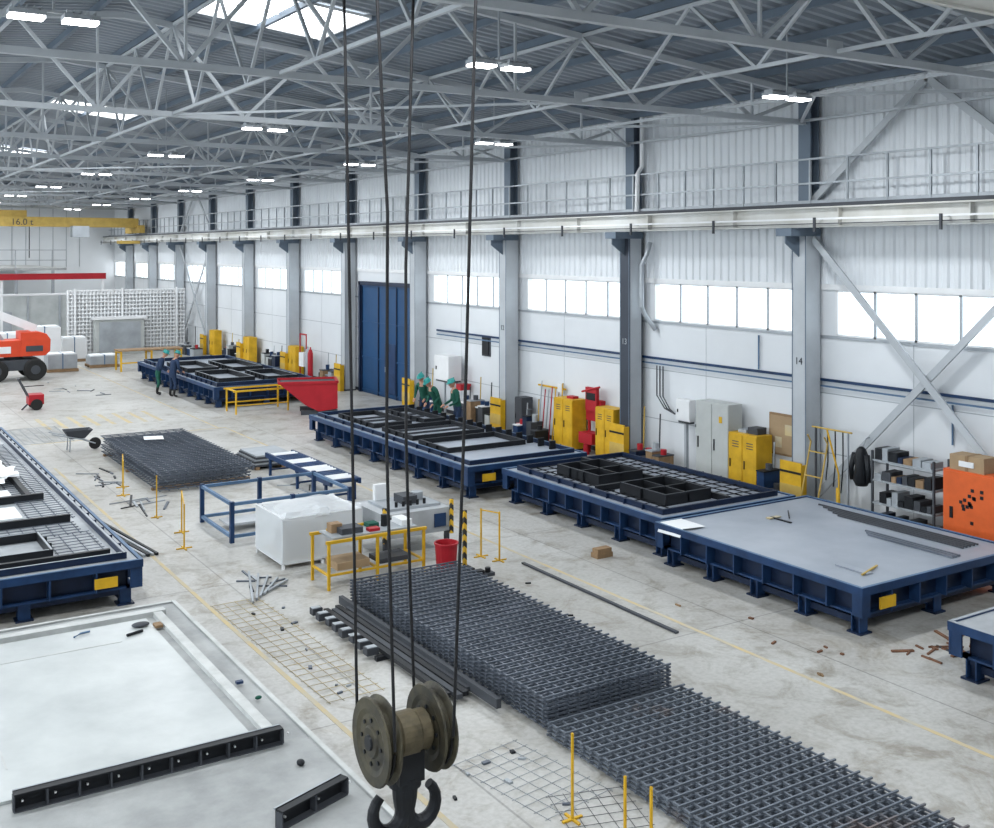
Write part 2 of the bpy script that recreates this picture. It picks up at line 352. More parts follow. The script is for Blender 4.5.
# ------------------------------------------------------------------ lamps
for yl in (4.,13.5,23.3,31.3,40.3,49.5,58.5,67.5,76.):
    for xl in (-4.,2.4,8.6,14.7):
        b=B(); zt=8.42
        for o in (-.3,.3):
            b.box(xl+o-.2,xl+o+.2,yl-.13,yl+.13,zt,zt+.06,GALV)
            b.box(xl+o-.19,xl+o+.19,yl-.12,yl+.12,zt-.03,zt,GLOW)
            for k in range(5): b.box(xl+o-.17+k*.08,xl+o-.16+k*.08,yl-.1,yl+.1,zt+.06,zt+.11,GALV)
        b.bar((xl-.3,yl,zt+.08),(xl+.3,yl,zt+.08),.04,.03,GALV)
        b.bar((xl,yl,zt+.08),(xl,yl,deckz(xl)-.0),.025,.025,GALV)
        ob=b.build('ceiling_lamp')
        ld=bpy.data.lights.new('lamp_light','AREA'); ld.shape='RECTANGLE'; ld.size=.95; ld.size_y=.22; ld.energy=170; ld.color=(.93,.97,1)
        lo=bpy.data.objects.new('lamp_light',ld); scene.collection.objects.link(lo); lo.parent=ob
        lo.location=Vector((xl,yl,zt-.04))-ob.location
def area(name,loc,rot,sx,sy,e,c):
    ld=bpy.data.lights.new(name,'AREA'); ld.shape='RECTANGLE'; ld.size=sx; ld.size_y=sy; ld.energy=e; ld.color=c
    lo=bpy.data.objects.new(name,ld); scene.collection.objects.link(lo); lo.location=loc; lo.rotation_euler=rot
area('daylight_left_windows',(XL+.05,38,5.9),(0,-math.pi/2,0),3.4,84,2600,(.88,.95,1))
# ------------------------------------------------------------------ formwork tables
def form_table(x0,x1,y0,y1,h=.75,surf=None,label=None,rim=None,rimtop=None,step=.6):
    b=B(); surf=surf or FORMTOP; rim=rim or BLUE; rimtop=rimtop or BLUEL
    b.box(x0+.05,x1-.05,y0+.05,y1-.05,h-.06,h-.02,surf)
    for (a,c,d,e) in ((x0,x0+.06,y0,y1),(x1-.06,x1,y0,y1),(x0+.06,x1-.06,y0,y0+.06),(x0+.06,x1-.06,y1-.06,y1)):
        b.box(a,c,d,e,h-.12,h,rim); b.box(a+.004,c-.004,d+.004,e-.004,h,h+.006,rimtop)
    i=.2
    for (a,c,d,e) in ((x0+i,x0+i+.02,y0+i,y1-i),(x1-i-.02,x1-i,y0+i,y1-i),(x0+i,x1-i,y0+i,y0+i+.02),(x0+i,x1-i,y1-i-.02,y1-i)):
        b.box(a,c,d,e,h-.44,h-.06,NAVY)
    for (a,c,d,e) in ((x0+.1,x0+i+.04,y0+.1,y1-.1),(x1-i-.04,x1-.1,y0+.1,y1-.1),(x0+.1,x1-.1,y0+.1,y0+i+.04),(x0+.1,x1-.1,y1-i-.04,y1-.1)):
        b.box(a,c,d,e,h-.46,h-.43,BLUE)
    n=max(2,int((y1-y0)/step))
    for k in range(n+1):
        y=y0+.03+(y1-y0-.06)*k/n
        for (xa,xb,s) in ((x0+.01,x0+i,1),(x1-i,x1-.01,-1)): b.box(xa,xb,y-.014,y+.014,h-.44,h-.1,BLUE)
    n=max(2,int((x1-x0)/step))
    for k in range(n+1):
        x=x0+.03+(x1-x0-.06)*k/n
        for (ya,yb) in ((y0+.01,y0+i),(y1-i,y1-.01)): b.box(x-.014,x+.014,ya,yb,h-.44,h-.1,BLUE)
    n=max(1,round((y1-y0)/1.25))
    for k in range(n+1):
        y=y0+.25+(y1-y0-.5)*k/n
        for x in (x0+.24,(x0+x1)/2,x1-.24):
            b.box(x-.09,x+.09,y-.08,y-.06,.02,h-.44,BLUE); b.box(x-.09,x+.09,y+.06,y+.08,.02,h-.44,BLUE); b.box(x-.01,x+.01,y-.06,y+.06,.02,h-.44,NAVY)
            b.box(x-.13,x+.13,y-.13,y+.13,0,.025,NAVY)
        b.box(x0+.2,x1-.2,y-.06,y+.06,h-.56,h-.44,NAVY)
    for x in (x0+.3,(x0+x1)/2,x1-.3): b.box(x-.05,x+.05,y0+.2,y1-.2,.1,.2,NAVY)
    if label=='front': b.box(x0+.4,x0+.75,y0-.01,y0+.02,h-.37,h-.2,YEL); 
    if label=='right': b.box(x1-.75,x1-.4,y0-.01,y0+.02,h-.37,h-.21,YEL)
    return b.build('formwork_table')
def rails(b,x0,x1,y0,y1,z,h,t=.06,m=BLACK,top=GALV,step=.5):
    for (a,c,d,e) in ((x0,x0+t,y0,y1),(x1-t,x1,y0,y1),(x0+t,x1-t,y0,y0+t),(x0+t,x1-t,y1-t,y1)):
        b.box(a,c,d,e,z,z+h,m)
        if top: b.box(a+t*.2,c-t*.2,d+t*.2,e-t*.2,z+h,z+h+.004,top)
    n=max(1,int((y1-y0)/step))
    for k in range(1,n):
        y=y0+(y1-y0)*k/n
        for s,x in ((-1,x0),(1,x1)): b.box(min(x,x+s*.05),max(x,x+s*.05),y-.01,y+.01,z,z+h,m)
def meshsheet(b,x0,x1,y0,y1,z,dx,dy,w,m,over=.04):
    n=max(1,round((x1-x0)/dx))
    for i in range(n+1):
        x=x0+(x1-x0)*i/n; b.box(x-w/2,x+w/2,y0-over,y1+over,z,z+w,m)
    n=max(1,round((y1-y0)/dy))
    for i in range(n+1):
        y=y0+(y1-y0)*i/n; b.box(x0-over,x1+over,y-w/2,y+w/2,z+w,z+2*w,m)
form_table(13.2,16.75,15.15,20.6)
form_table(12.95,16.95,10.45,15.05,label='front')
form_table(12.6,16.0,21.1,30.4,label='front')
form_table(12.2,16.3,38.2,49.)
form_table(1.,4.5,17.7,33.,h=.73,label='right',surf=FORML)
form_table(12.8,16.6,3.2,8.95,rimtop=GALV,surf=FORML)
form_table(.4,4.47,5.5,15.8,h=.6,surf=CONC,rim=CONC,rimtop=CONCR)
T=.735
b=B(); rails(b,13.95,15.15,18.0,19.5,T,.22,.05,BLACK,DGREY); rails(b,13.95,15.15,15.9,17.3,T,.22,.05,BLACK,DGREY)
for (ya,yb) in ((18.0,19.5),(15.9,17.3)):
    b.box(14.53,14.57,ya,yb,T,T+.2,BLACK); b.box(13.95,15.15,(ya+yb)/2-.02,(ya+yb)/2+.02,T,T+.2,BLACK); b.box(14,15.1,ya+.05,yb-.05,T,T+.02,DGREY)
b.build('opening_formwork')
b=B(); rails(b,13.45,16.5,15.4,20.35,T,.1,.06,NAVY,NAVY); meshsheet(b,15.3,16.4,15.6,20.2,T,.3,.3,.018,BLACK)
meshsheet(b,13.6,15.2,19.65,20.2,T,.3,.3,.018,BLACK); meshsheet(b,13.55,13.9,15.6,19.6,T,.3,.3,.018,BLACK); b.box(15.2,15.28,15.5,20.3,T,T+.12,BLACK); b.box(13.6,15.2,17.6,17.68,T,T+.12,BLACK); b.build('edge_formwork')
b=B()
for k in range(5): b.box(16.15+.1*k,16.18+.1*k,11.0,13.6+.2*k,T,T+.025,DGREY)
for k in range(3): b.box(15.5+.09*k,15.54+.09*k,10.75,12.4+.1*k,T,T+.03,STEEL)
b.build('steel_bars')
b=B(); b.box(13.6,13.75,10.9,11.5,T,T+.02,FORMTOP); b.box(15.0,15.05,13.7,14.2,T,T+.02,BLACK); b.bar((15.2,13.9,T+.03),(15.6,14.3,T+.03),.02,.02,BLACK); b.box(14.9,15.2,14.1,14.2,T,T+.02,YELD)
b.bar((13.5,10.9,T+.02),(14.1,11.1,T+.02),.03,.02,YELF)
b.build('hand_tools')
b=B(); b.add([(13.0,14.35,.765),(13.5,14.3,.76),(13.5,14.95,.76),(13.0,14.95,.765),(12.93,14.35,.62),(12.93,14.95,.60)],[(0,1,2,3),(4,0,3,5)],PAPER); b.build('paper_sheet')
b=B(); rails(b,12.8,15.8,21.35,30.2,T,.10,.06,NAVY,BLUEL,.6)
for (a,c,d,e) in ((13.2,14.4,27.2,29.6),(14.8,15.5,27.2,29.6),(13.2,15.4,24.9,26.7),(13.1,15.4,22.9,24.4)): rails(b,a,c,d,e,T,.12,.06,BLACK,DGREY,.4)
for y in [22.+.5*k for k in range(16)]: b.box(15.52,15.7,y,y+.04,T,T+.2,BLACK)
for y in (25.3,25.8,26.3,27.7,28.3,28.8): b.box(13.2,15.4,y,y+.03,T,T+.05,DGREY)
b.build('edge_formwork')
b=B(); rails(b,12.4,16.1,38.5,48.7,T,.14,.07,NAVY,BLUEL,.6)
for (a,c,d,e) in ((12.8,14.2,39.5,42.5),(14.6,15.8,39.2,41.8),(12.8,14.1,43.5,46.5),(14.5,15.8,43.,46.2)): rails(b,a,c,d,e,T,.18,.08,BLACK,GALV,.4)
b.build('edge_formwork')
b=B(); Z=.715
rails(b,1.15,4.3,17.95,32.7,Z,.1,.06,NAVY,GALV,.6)
rails(b,1.4,3.3,18.6,19.9,Z,.14,.05,BLACK,GALV,.4); b.box(1.5,4.0,20.9,20.98,Z,Z+.14,BLACK); b.box(1.5,3.9,23.0,23.1,Z,Z+.14,BLACK); b.box(3.6,3.7,23.2,30,Z,Z+.12,BLACK); b.box(1.6,4.1,18.2,18.28,Z,Z+.12,BLACK); b.box(1.6,3.3,21.6,22.6,Z,Z+.03,PAPER); b.box(2.0,3.4,23.6,24.2,Z,Z+.04,WHITE)
b.build('edge_formwork')
b=B(); meshsheet(b,3.4,4.1,21.2,30,Z,.2,.2,.012,STEEL); meshsheet(b,2.7,4.0,20.0,20.8,Z,.2,.2,.014,STEEL); meshsheet(b,3.4,4.1,18.4,20.,Z,.2,.2,.012,STEEL); b.build('reinforcement_mesh')
b=B()
for i,(x,y,s) in enumerate(((2.9,24.9,.5),(3.0,26.3,.6),(2.8,27.9,.6),(3.4,25.3,.35),(3.0,29.5,.5),(2.4,24.6,.5),(2.3,31,.6))):
    b.sheet(x-s,x+s,y-s*1.2,y+s*1.2,Z+.05,.18,PAPER,9,i*3.1)
b.build('plastic_sheeting')
b=B(); b.box(2.5,2.8,21.8,22.1,Z+.03,Z+.18,DGREY); b.box(2.52,2.78,21.82,22.08,Z+.18,Z+.2,WHITE); b.box(2.45,2.5,21.85,22.05,Z+.03,Z+.12,RED); b.box(2.6,2.64,21.9,22.,Z+.2,Z+.24,BLACK); b.build('tool_box')
Z=.58
b=B(); b.box(.9,3.9,10.85,15.2,Z,Z+.03,CONCL)
b.box(.6,4.2,15.3,15.45,Z,Z+.07,CONCR); b.box(4.02,4.14,10.85,15.3,Z,Z+.06,CONCR)
b.box(1.6,3.4,14.45,14.47,Z+.03,Z+.034,CONCR); b.box(1.6,1.62,11.5,14.45,Z+.03,Z+.034,CONCR)
b.build('concrete_slab')
def sideform(x0,x1,y,ang=0):
    b=B(); b.box(x0,x1,y,y+.02,Z,Z+.17,BLACK); b.box(x0,x1,y-.08,y+.02,Z+.155,Z+.17,BLACK); b.box(x0,x1,y-.08,y,Z,Z+.012,DGREY)
    n=int((x1-x0)/.27)
    for k in range(n+1):
        x=x0+(x1-x0)*k/n; b.box(x-.008,x+.008,y-.08,y,Z+.012,Z+.155,DGREY); b.box(x+.07,x+.085,y-.03,y-.001,Z+.07,Z+.085,WHITE)
    b.box(x0,x1,y+.021,y+.045,Z+.15,Z+.17,GALV)
    o=b.build('side_formwork',origin=((x0+x1)/2,y,Z)); o.rotation_euler=(0,0,ang)
sideform(1.55,4.12,10.7); sideform(3.45,4.25,9.25,.35)
b=B(); b.cyl((3.5,14.6,.63),(3.72,14.68,.63),.02,BLACK,8); b.ell((3.75,14.9,.64),.12,.08,.03,DGREY); b.box(3.9,4.,14.7,14.85,.615,.65,WOOD); b.box(4.2,4.28,12.3,12.36,.61,.64,BLUE); b.ell((4.28,11.8,.62),.04,.03,.02,GREEN); b.ell((4.1,10.1,.61),.04,.05,.03,BLACK); b.build('hand_tools')
b=B(); b.tube([(2.9,14.9,.63),(3.0,15.0,.63),(3.12,15.02,.63)],.014,BLUEL); b.build('trowel')
# ------------------------------------------------------------------ rebar stacks
def rebar_stack(x0,x1,y0,y1,z0,layers,dz,sp,w,m,name='rebar_mesh_stack',vert=True,jit=.006):
    b=B()
    for l in range(layers):
        ox=random.uniform(-jit,jit); oy=random.uniform(-jit*2,jit*2)
        meshsheet(b,x0+ox,x1+ox,y0+oy,y1+oy,z0+l*dz,sp,sp,w,m,.05)
    if vert:
        nx=round((x1-x0)/sp); ny=round((y1-y0)/sp)
        for i in range(nx+1):
            for j in range(ny+1):
                x=x0+(x1-x0)*i/nx; y=y0+(y1-y0)*j/ny
                b.box(x-w*.6,x+w*.6,y-w*.6,y+w*.6,z0,z0+(layers-1)*dz+w,m)
    return b.build(name)
rebar_stack(7.35,9.25,10.5,15.9,.03,8,.048,.16,.021,STEEL)
rebar_stack(7.28,9.3,4.4,10.3,.02,4,.045,.16,.021,RUST)
rebar_stack(6.9,9.1,25.6,31.4,.06,6,.085,.22,.022,STEEL,vert=False,jit=.07)
b=B()
for y in (26,28.5,31): b.box(6.8,9.2,y-.05,y+.05,0,.06,WOOD)
b.build('timber_bearers')
b=B(); b.add([(7.6,29.8,.56),(8.1,29.7,.55),(8.2,30.2,.56),(7.7,30.3,.57)],[(0,1,2,3)],PAPER); b.build('paper_sheet')
def loose(x0,x1,y0,y1,m,rot,sp=.15,w=.007):
    b=B(); meshsheet(b,x0,x1,y0,y1,.004,sp,sp,w,m); o=b.build('loose_wire_mesh'); o.rotation_euler=(0,0,rot)
loose(5.45,6.2,12.6,17.,YELD,.02,.2,.007); loose(6.1,7.0,8.9,10.4,GALV,.15,.17,.005); loose(6.3,7.1,8.0,9.1,DGREY,-.3,.15,.004)
loose(5.0,6.6,34.,37.,GALV,0.,.25,.01)
b=B()
for k in range(4): b.box(6.72+k*.11,6.80+k*.11,11.6+.3*random.random(),15.8-.4*random.random(),.06,.12,DGREY if k%2 else BLACK)
for y in (12,13.5,15.2): b.box(6.6,7.25,y,y+.08,0,.06,BLACK)
for k in range(8):
    y=13.6+k*.28; b.box(6.5+.02*(k%3),6.68,y,y+.14,.06,.16,DGREY); b.box(6.52,6.66,y+.02,y+.12,.16,.17,GALV)
b.box(7.1,7.17,11.2,15.9,.06,.18,DGREY)
b.build('steel_channel_bundle')
def offcuts(cx,cy,rx,ry,n,name='steel_offcuts',l=.6,ms=(BLACK,STEEL,GALV)):
    b=B()
    for k in range(n):
        x=cx+random.uniform(-rx,rx); y=cy+random.uniform(-ry,ry); a=random.choice((1.45,1.6,1.3,.2,2.6))+random.uniform(-.2,.2); q=l*random.uniform(.3,1)/2
        b.bar((x-q*math.cos(a),y-q*math.sin(a),.012),(x+q*math.cos(a),y+q*math.sin(a),.012),random.choice((.02,.03,.05)),.024,random.choice(ms))
    b.build(name)
offcuts(6.5,17.9,.4,.5,7); offcuts(6.4,9.6,.4,.7,6,l=.15); offcuts(6.2,28.,.3,1.,14,l=.8); offcuts(6.4,24.6,.4,.6,10,l=1.1)
offcuts(9.8,24,.3,.8,8); offcuts(13.8,9.65,.8,.3,26,l=.4,ms=(RUSTF,RUSTF,RUSTF,DGREY)); offcuts(8.8,47,1.,3,12,l=.9); offcuts(6.,14.2,.4,2.4,9,l=.12); offcuts(9.9,14.,.5,1.5,6,l=.1); offcuts(5.8,11.,.3,1.4,8,l=.12); offcuts(11.8,12.,.5,2.5,8,l=.12,ms=(RUSTF,DGREY,WOOD))
b=B()
for k in range(4): b.bar((5.2+k*.08,20.4,.03),(4.8+k*.08,23.2+k*.2,.03),.05,.05,BLACK if k%2 else GALV)
for k in range(5): b.bar((6.0+k*.1,16.8+.1*k,.03),(6.5+k*.1,18.4-.2*k,.03),.035,.035,GALV)
b.bar((10.85,12.1,.02),(10.9,16.3,.02),.06,.03,DGREY)
b.build('steel_profiles')
b=B()
for (x,ya,yb) in ((11.2,2,34),(5.35,2,30),(11.0,34,60)): b.box(x-.035,x+.035,ya,yb,.001,.003,YELD)
b.box(5.4,11.2,33.9,34.0,.001,.003,YELD)
for k in range(8): b.box(6.3+.5*k,6.45+.5*k,36.5,39,.001,.003,YELD)
b.build('floor_marking')
# ------------------------------------------------------------------ crane, hook
b=B(); b.box(-7.5,17.9,4.95,5.4,7.69,8.30,BEAMT); 
for yy in (4.9,5.38): b.box(-7.5,17.9,yy,yy+.06,7.67,7.69,BEAMT)
for x in (-7.5,17.98):
    b.box(x-.16,x+.16,3.4,7.0,6.9,7.2,YEL); b.box(x-.2,x+.2,4.7,5.6,7.2,7.67,YEL)
    for y in (3.8,6.6): b.lathe((x-.06,y,6.83),(1,0,0),[(.14,0),(.14,.12)],DGREY,16)
b.box(2.1,3.6,5.42,5.95,7.75,8.1,YEL); b.lathe((2.3,5.6,7.9),(1,0,0),[(.16,0),(.16,1.1)],DGREY,16)
for x in (2.2,3.4): b.box(x,x+.1,4.9,5.95,8.1,8.33,YEL)
b.build('overhead_crane')
b=B()
b.tube([(2.57,5.74,7.9),(2.60,5.74,7.0),(2.64,5.74,5.0),(2.67,5.72,2.98)],.0095,ROPE)
b.tube([(2.53,5.25,7.9),(2.57,5.25,7.0),(2.64,5.27,5.9),(2.70,5.4,4.6),(2.68,5.3,3.6),(2.67,5.24,2.98)],.0095,ROPE)
b.tube([(3.05,5.71,7.9),(3.02,5.70,7.0),(2.95,5.65,5.6),(2.90,5.55,4.6),(2.98,5.65,3.7),(3.03,5.69,2.98)],.0095,ROPE)
b.tube([(3.20,5.21,7.9),(3.16,5.21,7.0),(3.10,5.21,5.),(3.03,5.23,2.98)],.0095,ROPE)
for k,(x) in enumerate((2.67,3.03)):
    pts=[]
    for i in range(13):
        w=math.pi*i/12; pts.append((x,5.47-.225*math.cos(w),2.96-.225*math.sin(w)))
    b.tube(pts,.0085,ROPE)
b.build('hoist_rope')
b=B(); zc=2.95
for x in (2.675,3.025):
    b.lathe((x-.035,5.47,zc),(1,0,0),[(.04,-.012),(.08,-.012),(.09,0),(.15,.002),(.18,-.008),(.236,-.008),(.242,.004),(.21,.026),(.21,.044),(.242,.066),(.236,.078),(.18,.078),(.15,.068),(.09,.07),(.08,.082),(.04,.082)],BRASS,40)
    b.lathe((x-.06,5.47,zc),(1,0,0),[(.04,0),(.045,.02),(.045,.10),(.04,.12)],BLACK,16)
    for k in range(8):
        w=k*math.pi/4; b.lathe((x-.042,5.47+.12*math.cos(w),zc+.12*math.sin(w)),(1,0,0),[(.012,0),(.012,.012)],BLACK,8)
b.lathe((2.71,5.47,zc),(1,0,0),[(.10,0),(.115,.01),(.115,.07),(.125,.08),(.125,.19),(.115,.20),(.115,.26),(.10,.275)],AXLE,28)
b.box(2.77,2.93,5.38,5.56,zc-.25,zc-.08,BLACK)
b.lathe((2.85,5.47,zc-.42),(0,0,1),[(.06,0),(.07,.06),(.075,.12),(.095,.13),(.095,.19)],BLACK,20)
for s in (-1,1):
    pts=[(2.85,5.47,zc-.30)]; rr=[.055]
    for i in range(13):
        w=math.radians(165+21*i) if s>0 else math.radians(15-21*i)
        pts.append((2.85+s*.10+.10*math.cos(w),5.47,zc-.42+.115*math.sin(w))); rr.append(.058-.0025*i)
    b.tube(pts,rr,BLACK,12)
b.build('crane_hook_block')
b=B(); b.box(-7.5,17.9,71.6,72.1,7.15,7.75,YELF); b.box(-7.5,17.9,73.4,73.9,7.3,7.75,YELF)
for x in (-7.5,17.98): b.box(x-.16,x+.16,71,74.8,6.8,7.3,YELF)
b.box(9.2,11.2,71.8,74,7.76,8.15,YELF); b.box(13.7,14.7,70.9,71.55,6.5,7.2,GALV); b.box(16.5,17.8,70.8,71.5,6.1,6.3,YELF)
b.tube([(11.5,72.8,7.7),(11.5,72.8,5.2)],.03,BLACK)
o=b.build('overhead_crane'); text('16.0 t',.55,(10.9,71.59,7.25),(math.pi/2,0,0),DGREY,o,'load_sign')
# ------------------------------------------------------------------ far end
b=B(); b.box(2,12.4,66,66.4,0,3.1,CONCL); b.box(2,12.4,65.95,66.45,3.1,3.2,WHITE); b.box(8,9.5,65.9,66,.8,2.2,GALV)
for x in (3,5,7,10.3,12): b.box(x,x+.1,65.9,66,0,3.1,GALV)
b.build('partition_wall')
b=B(); b.box(2,12.8,68,81.5,4.5,4.65,CONC)
for x in range(2,13,2): b.bar((x+.05,68.05,0),(x+.05,68.05,4.5),.15,.15,GALV); b.bar((x,68.05,4.65),(x,68.05,5.7),.05,.05,GALV)
for z in (5.1,5.7): b.bar((2,68.05,z),(12.8,68.05,z),.05,.05,GALV)
b.build('mezzanine_platform')
b=B(); b.box(8.6,14.4,65,65.25,4.05,4.35,RED); b.box(8.6,14.4,64.93,65.32,4.03,4.06,RED); b.box(8.6,14.4,64.93,65.32,4.34,4.37,RED)
for x in (8.8,14.2): b.box(x,x+.12,65.05,65.2,0,4.03,WHITE); b.box(x-.15,x+.27,64.9,65.35,0,.04,DGREY)
b.build('gantry_beam')
b=B(); 
for k in range(34): x=11.7+k*.19; b.box(x,x+.07,61.85,62.0,.05,3.45,WHITE)
for z in [.1+.21*k for k in range(17)]: b.box(11.7,18.05,61.8,61.85,z,z+.06,WHITE)
b.box(11.7,18.05,62.02,62.1,0,3.5,WHITE)
b.box(13.0,15.6,61.2,61.75,0,1.9,CABG); b.box(13.2,15.4,61.15,61.2,.15,1.75,GALV)
b.box(12.9,15.7,61.1,61.78,1.9,2.05,WHITE)
for x in (12.,14.5,17.5): b.bar((x,62.1,3.),(x,63.6,0.05),.1,.1,WHITE); b.box(x,x+.1,61.7,61.8,0,3.6,WHITE)
b.build('precast_mould')
for (x,y,w,d,h) in ((9.6,57,1.6,1.4,1.9),(11.3,58.5,1.3,1.2,1.2),(8.2,59,1.5,1.5,1.5),(9.9,54,1.4,1.2,.8),(5.8,60,2,2,2.2),(12.,55,1.4,1.2,.55)):
    b=B(); 
    for k in range(3): b.box(x-w/2,x+w/2,y-d/2+k*(d/2-.05),y-d/2+k*(d/2-.05)+.1,0,.1,WOOD)
    b.box(x-w/2,x+w/2,y-d/2,y+d/2,.1,.14,WOOD)
    b.box(x-w/2+.05,x+w/2-.05,y-d/2+.05,y+d/2-.05,.14,h,WHITE if h>.9 else GALV); b.box(x-w/2+.1,x+w/2-.1,y-d/2+.1,y+d/2-.1,h,h+.06,PAPER)
    b.box(x-.03,x+.03,y-d/2+.04,y+d/2-.04,.14,h+.065,BLUEL)
    b.build('wrapped_pallet',bevel=.02)
b=B(); x,y=7.5,51.6
b.box(x-1.1,x+1.0,y-.8,y+.8,.45,.9,DGREY)
for dx in (-.8,.75):
    for dy in (-.85,.85):
        b.lathe((x+dx,y+dy-.18,.47),(0,1,0),[(.2,0),(.42,.0),(.47,.05),(.47,.31),(.42,.36),(.2,.36)],RUB,20); b.lathe((x+dx,y+dy-.19,.47),(0,1,0),[(.2,0),(.2,.38)],DGREY,12)
b.cyl((x,y,.9),(x,y,1.05),.4,DGREY,20)
b.box(x-1.3,x+.2,y-.7,y+.7,1.05,1.75,LIFTO)
vs=[];pr=[(.2,1.05),(1.2,1.05),(1.4,1.25),(1.42,1.75),(1.25,2.0),(.9,2.1),(.2,2.1)]
for yy in (y-.72,y+.72): vs+=[(x+a,yy,c) for a,c in pr]
n=7; b.add(vs,[(i,(i+1)%n,n+(i+1)%n,n+i) for i in range(n)]+[tuple(range(n))[::-1],tuple(range(n,2*n))],LIFTO)
b.box(x+.4,x+1.1,y-.74,y-.72,1.25,1.5,DGREY); b.box(x-1.0,x-.2,y-.72,y-.7,1.2,1.5,WHITE)
b.bar((x+.9,y,2.2),(x-1.6,y,3.3),.35,.35,WHITE); b.bar((x-1.2,y,3.15),(x-3.2,y,4.1),.25,.25,WHITE)
b.bar((x-.4,y,1.7),(x-1.2,y,2.9),.12,.12,GALV)
b.bar((x-3.2,y,4.1),(x-3.3,y,3.5),.12,.12,GALV)
b.box(x-4.1,x-3.2,y-.7,y+.7,3.4,3.46,DGREY)
for yy in (y-.7,y+.7):
    for xx in (x-4.1,x-3.2): b.bar((xx,yy,3.45),(xx,yy,4.5),.04,.04,LIFTO)
    b.bar((x-4.1,yy,4.5),(x-3.2,yy,4.5),.04,.04,LIFTO)
b.build('boom_lift',bevel=.03)
def skip(x,y,ang):
    b=B()
    pr=[(-1.3,1.15),(.75,1.15),(.75,.2),(.1,.12),(-.35,.35)]
    vs=[(px,-.6,pz) for px,pz in pr]+[(px,.6,pz) for px,pz in pr]
    n=5; fs=[(i,(i+1)%n,n+(i+1)%n,n+i) for i in range(1,5)]+[tuple(range(5))[::-1],tuple(range(5,10))]
    b.add(vs,fs,RED)
    b.box(-1.28,.75,-.64,-.58,1.08,1.17,RED); b.box(-1.28,.75,.58,.64,1.08,1.17,RED); b.box(.7,.78,-.64,.64,1.08,1.17,RED)
    b.box(-.5,.75,-.55,-.4,.0,.16,DGREY); b.box(-.5,.75,.4,.55,.0,.16,DGREY)
    b.add([(-1.2,-.56,1.1),(.7,-.56,1.1),(.7,.56,1.1),(-1.2,.56,1.1)],[(0,1,2,3)],DGREY)
    o=b.build('tipping_skip',origin=(0,0,0)); o.location=(x,y,0); o.rotation_euler=(0,0,ang)
skip(14.9,35.4,-.35)
b=B()
for yy in (36.4,37.4):
    for xx in (12.4,14.3): b.bar((xx,yy,0),(xx,yy,.8),.05,.05,YEL)
    b.bar((12.3,yy,.8),(14.4,yy,.8),.06,.06,YEL); b.bar((12.4,yy,.3),(14.3,yy,.3),.04,.04,YEL)
for xx in (12.4,14.3): b.bar((xx,36.4,.8),(xx,37.4,.8),.05,.05,YEL)
b.build('yellow_trestle')
b=B(); b.box(6.5,7.,41.2,41.8,.2,.55,RED); b.bar((6.55,41.3,.4),(6.2,41.3,1.1),.05,.05,DGREY); b.bar((6.55,41.7,.4),(6.2,41.7,1.1),.05,.05,DGREY)
for yy in (41.15,41.75): b.lathe((6.75,yy,.2),(0,1,0),[(.2,0),(.2,.08)],RUB,16)
b.bar((6.2,41.3,1.1),(6.2,41.7,1.1),.05,.05,DGREY); b.bar((6.5,41.5,.2),(6.3,41.5,0),.05,.05,DGREY); b.build('hand_cart')
def barrow(x,y):
    b=B(); b.add([(x-.35,y-.25,.6),(x+.4,y-.25,.6),(x+.4,y+.25,.6),(x-.35,y+.25,.6),(x-.2,y-.15,.36),(x+.2,y-.15,.36),(x+.2,y+.15,.36),(x-.2,y+.15,.36)],[(4,5,1,0),(5,6,2,1),(6,7,3,2),(7,4,0,3),(7,6,5,4)],DGREY)
    for s in(-1,1): b.tube([(x+.5,y+s*.05,.17),(x+.1,y+s*.17,.34),(x-.7,y+s*.24,.55)],.018,GALV); b.tube([(x-.2,y+s*.17,.38),(x-.22,y+s*.19,0.01)],.018,GALV)
    b.lathe((x+.5,y-.04,.17),(0,1,0),[(.16,0),(.17,.04),(.16,.08)],RUB,18); b.build('wheelbarrow')
barrow(6.35,32.3)
b=B()
for k in range(6): b.box(9.6+.02*k,10.7-.03*(k%2),26.9,28.4-.05*k,.08+.05*k,.12+.05*k,GALV if k%2 else DGREY)
b.box(9.7,9.8,26.9,28.3,0,.08,WOOD); b.box(10.4,10.5,26.9,28.3,0,.08,WOOD); b.build('steel_plate_stack')
b=B()
for x in (9.75,10.45): b.box(x,x+.06,22.3,26.4,.42,.54,BLUE)
y=22.4
while y<26.3: b.cyl((9.81,y,.5),(10.45,y,.5),.05,WHITE if int(y*10)%2 else BLUE,10); y+=.17
for y in (22.6,24.3,26.1):
    for x in (9.78,10.48): b.bar((x,y,0),(x,y,.42),.06,.06,BLUE)
    b.bar((9.78,y,.15),(10.48,y,.15),.04,.04,BLUE)
b.build('roller_conveyor')
b=B()
for z in (.12,.75):
    for y in (20.5,22.4): b.bar((6.9,y,z),(9.4,y,z),.06,.06,BLUEL)
    for x in (6.9,9.4): b.bar((x,20.5,z),(x,22.4,z),.06,.06,BLUEL)
for x in (6.9,8.15,9.4):
    for y in (20.5,22.4): b.bar((x,y,0),(x,y,.8),.08,.08,BLUE)
b.bar((8.15,20.5,.12),(8.15,22.4,.12),.06,.06,BLUEL); b.box(7.8,9.3,21.,21.3,.12,.2,GALV); b.box(8.,9.3,21.7,21.9,.12,.25,BLUE); b.box(7.1,8.,21.3,21.9,.12,.16,FORML)
b.build('steel_frame_stand')
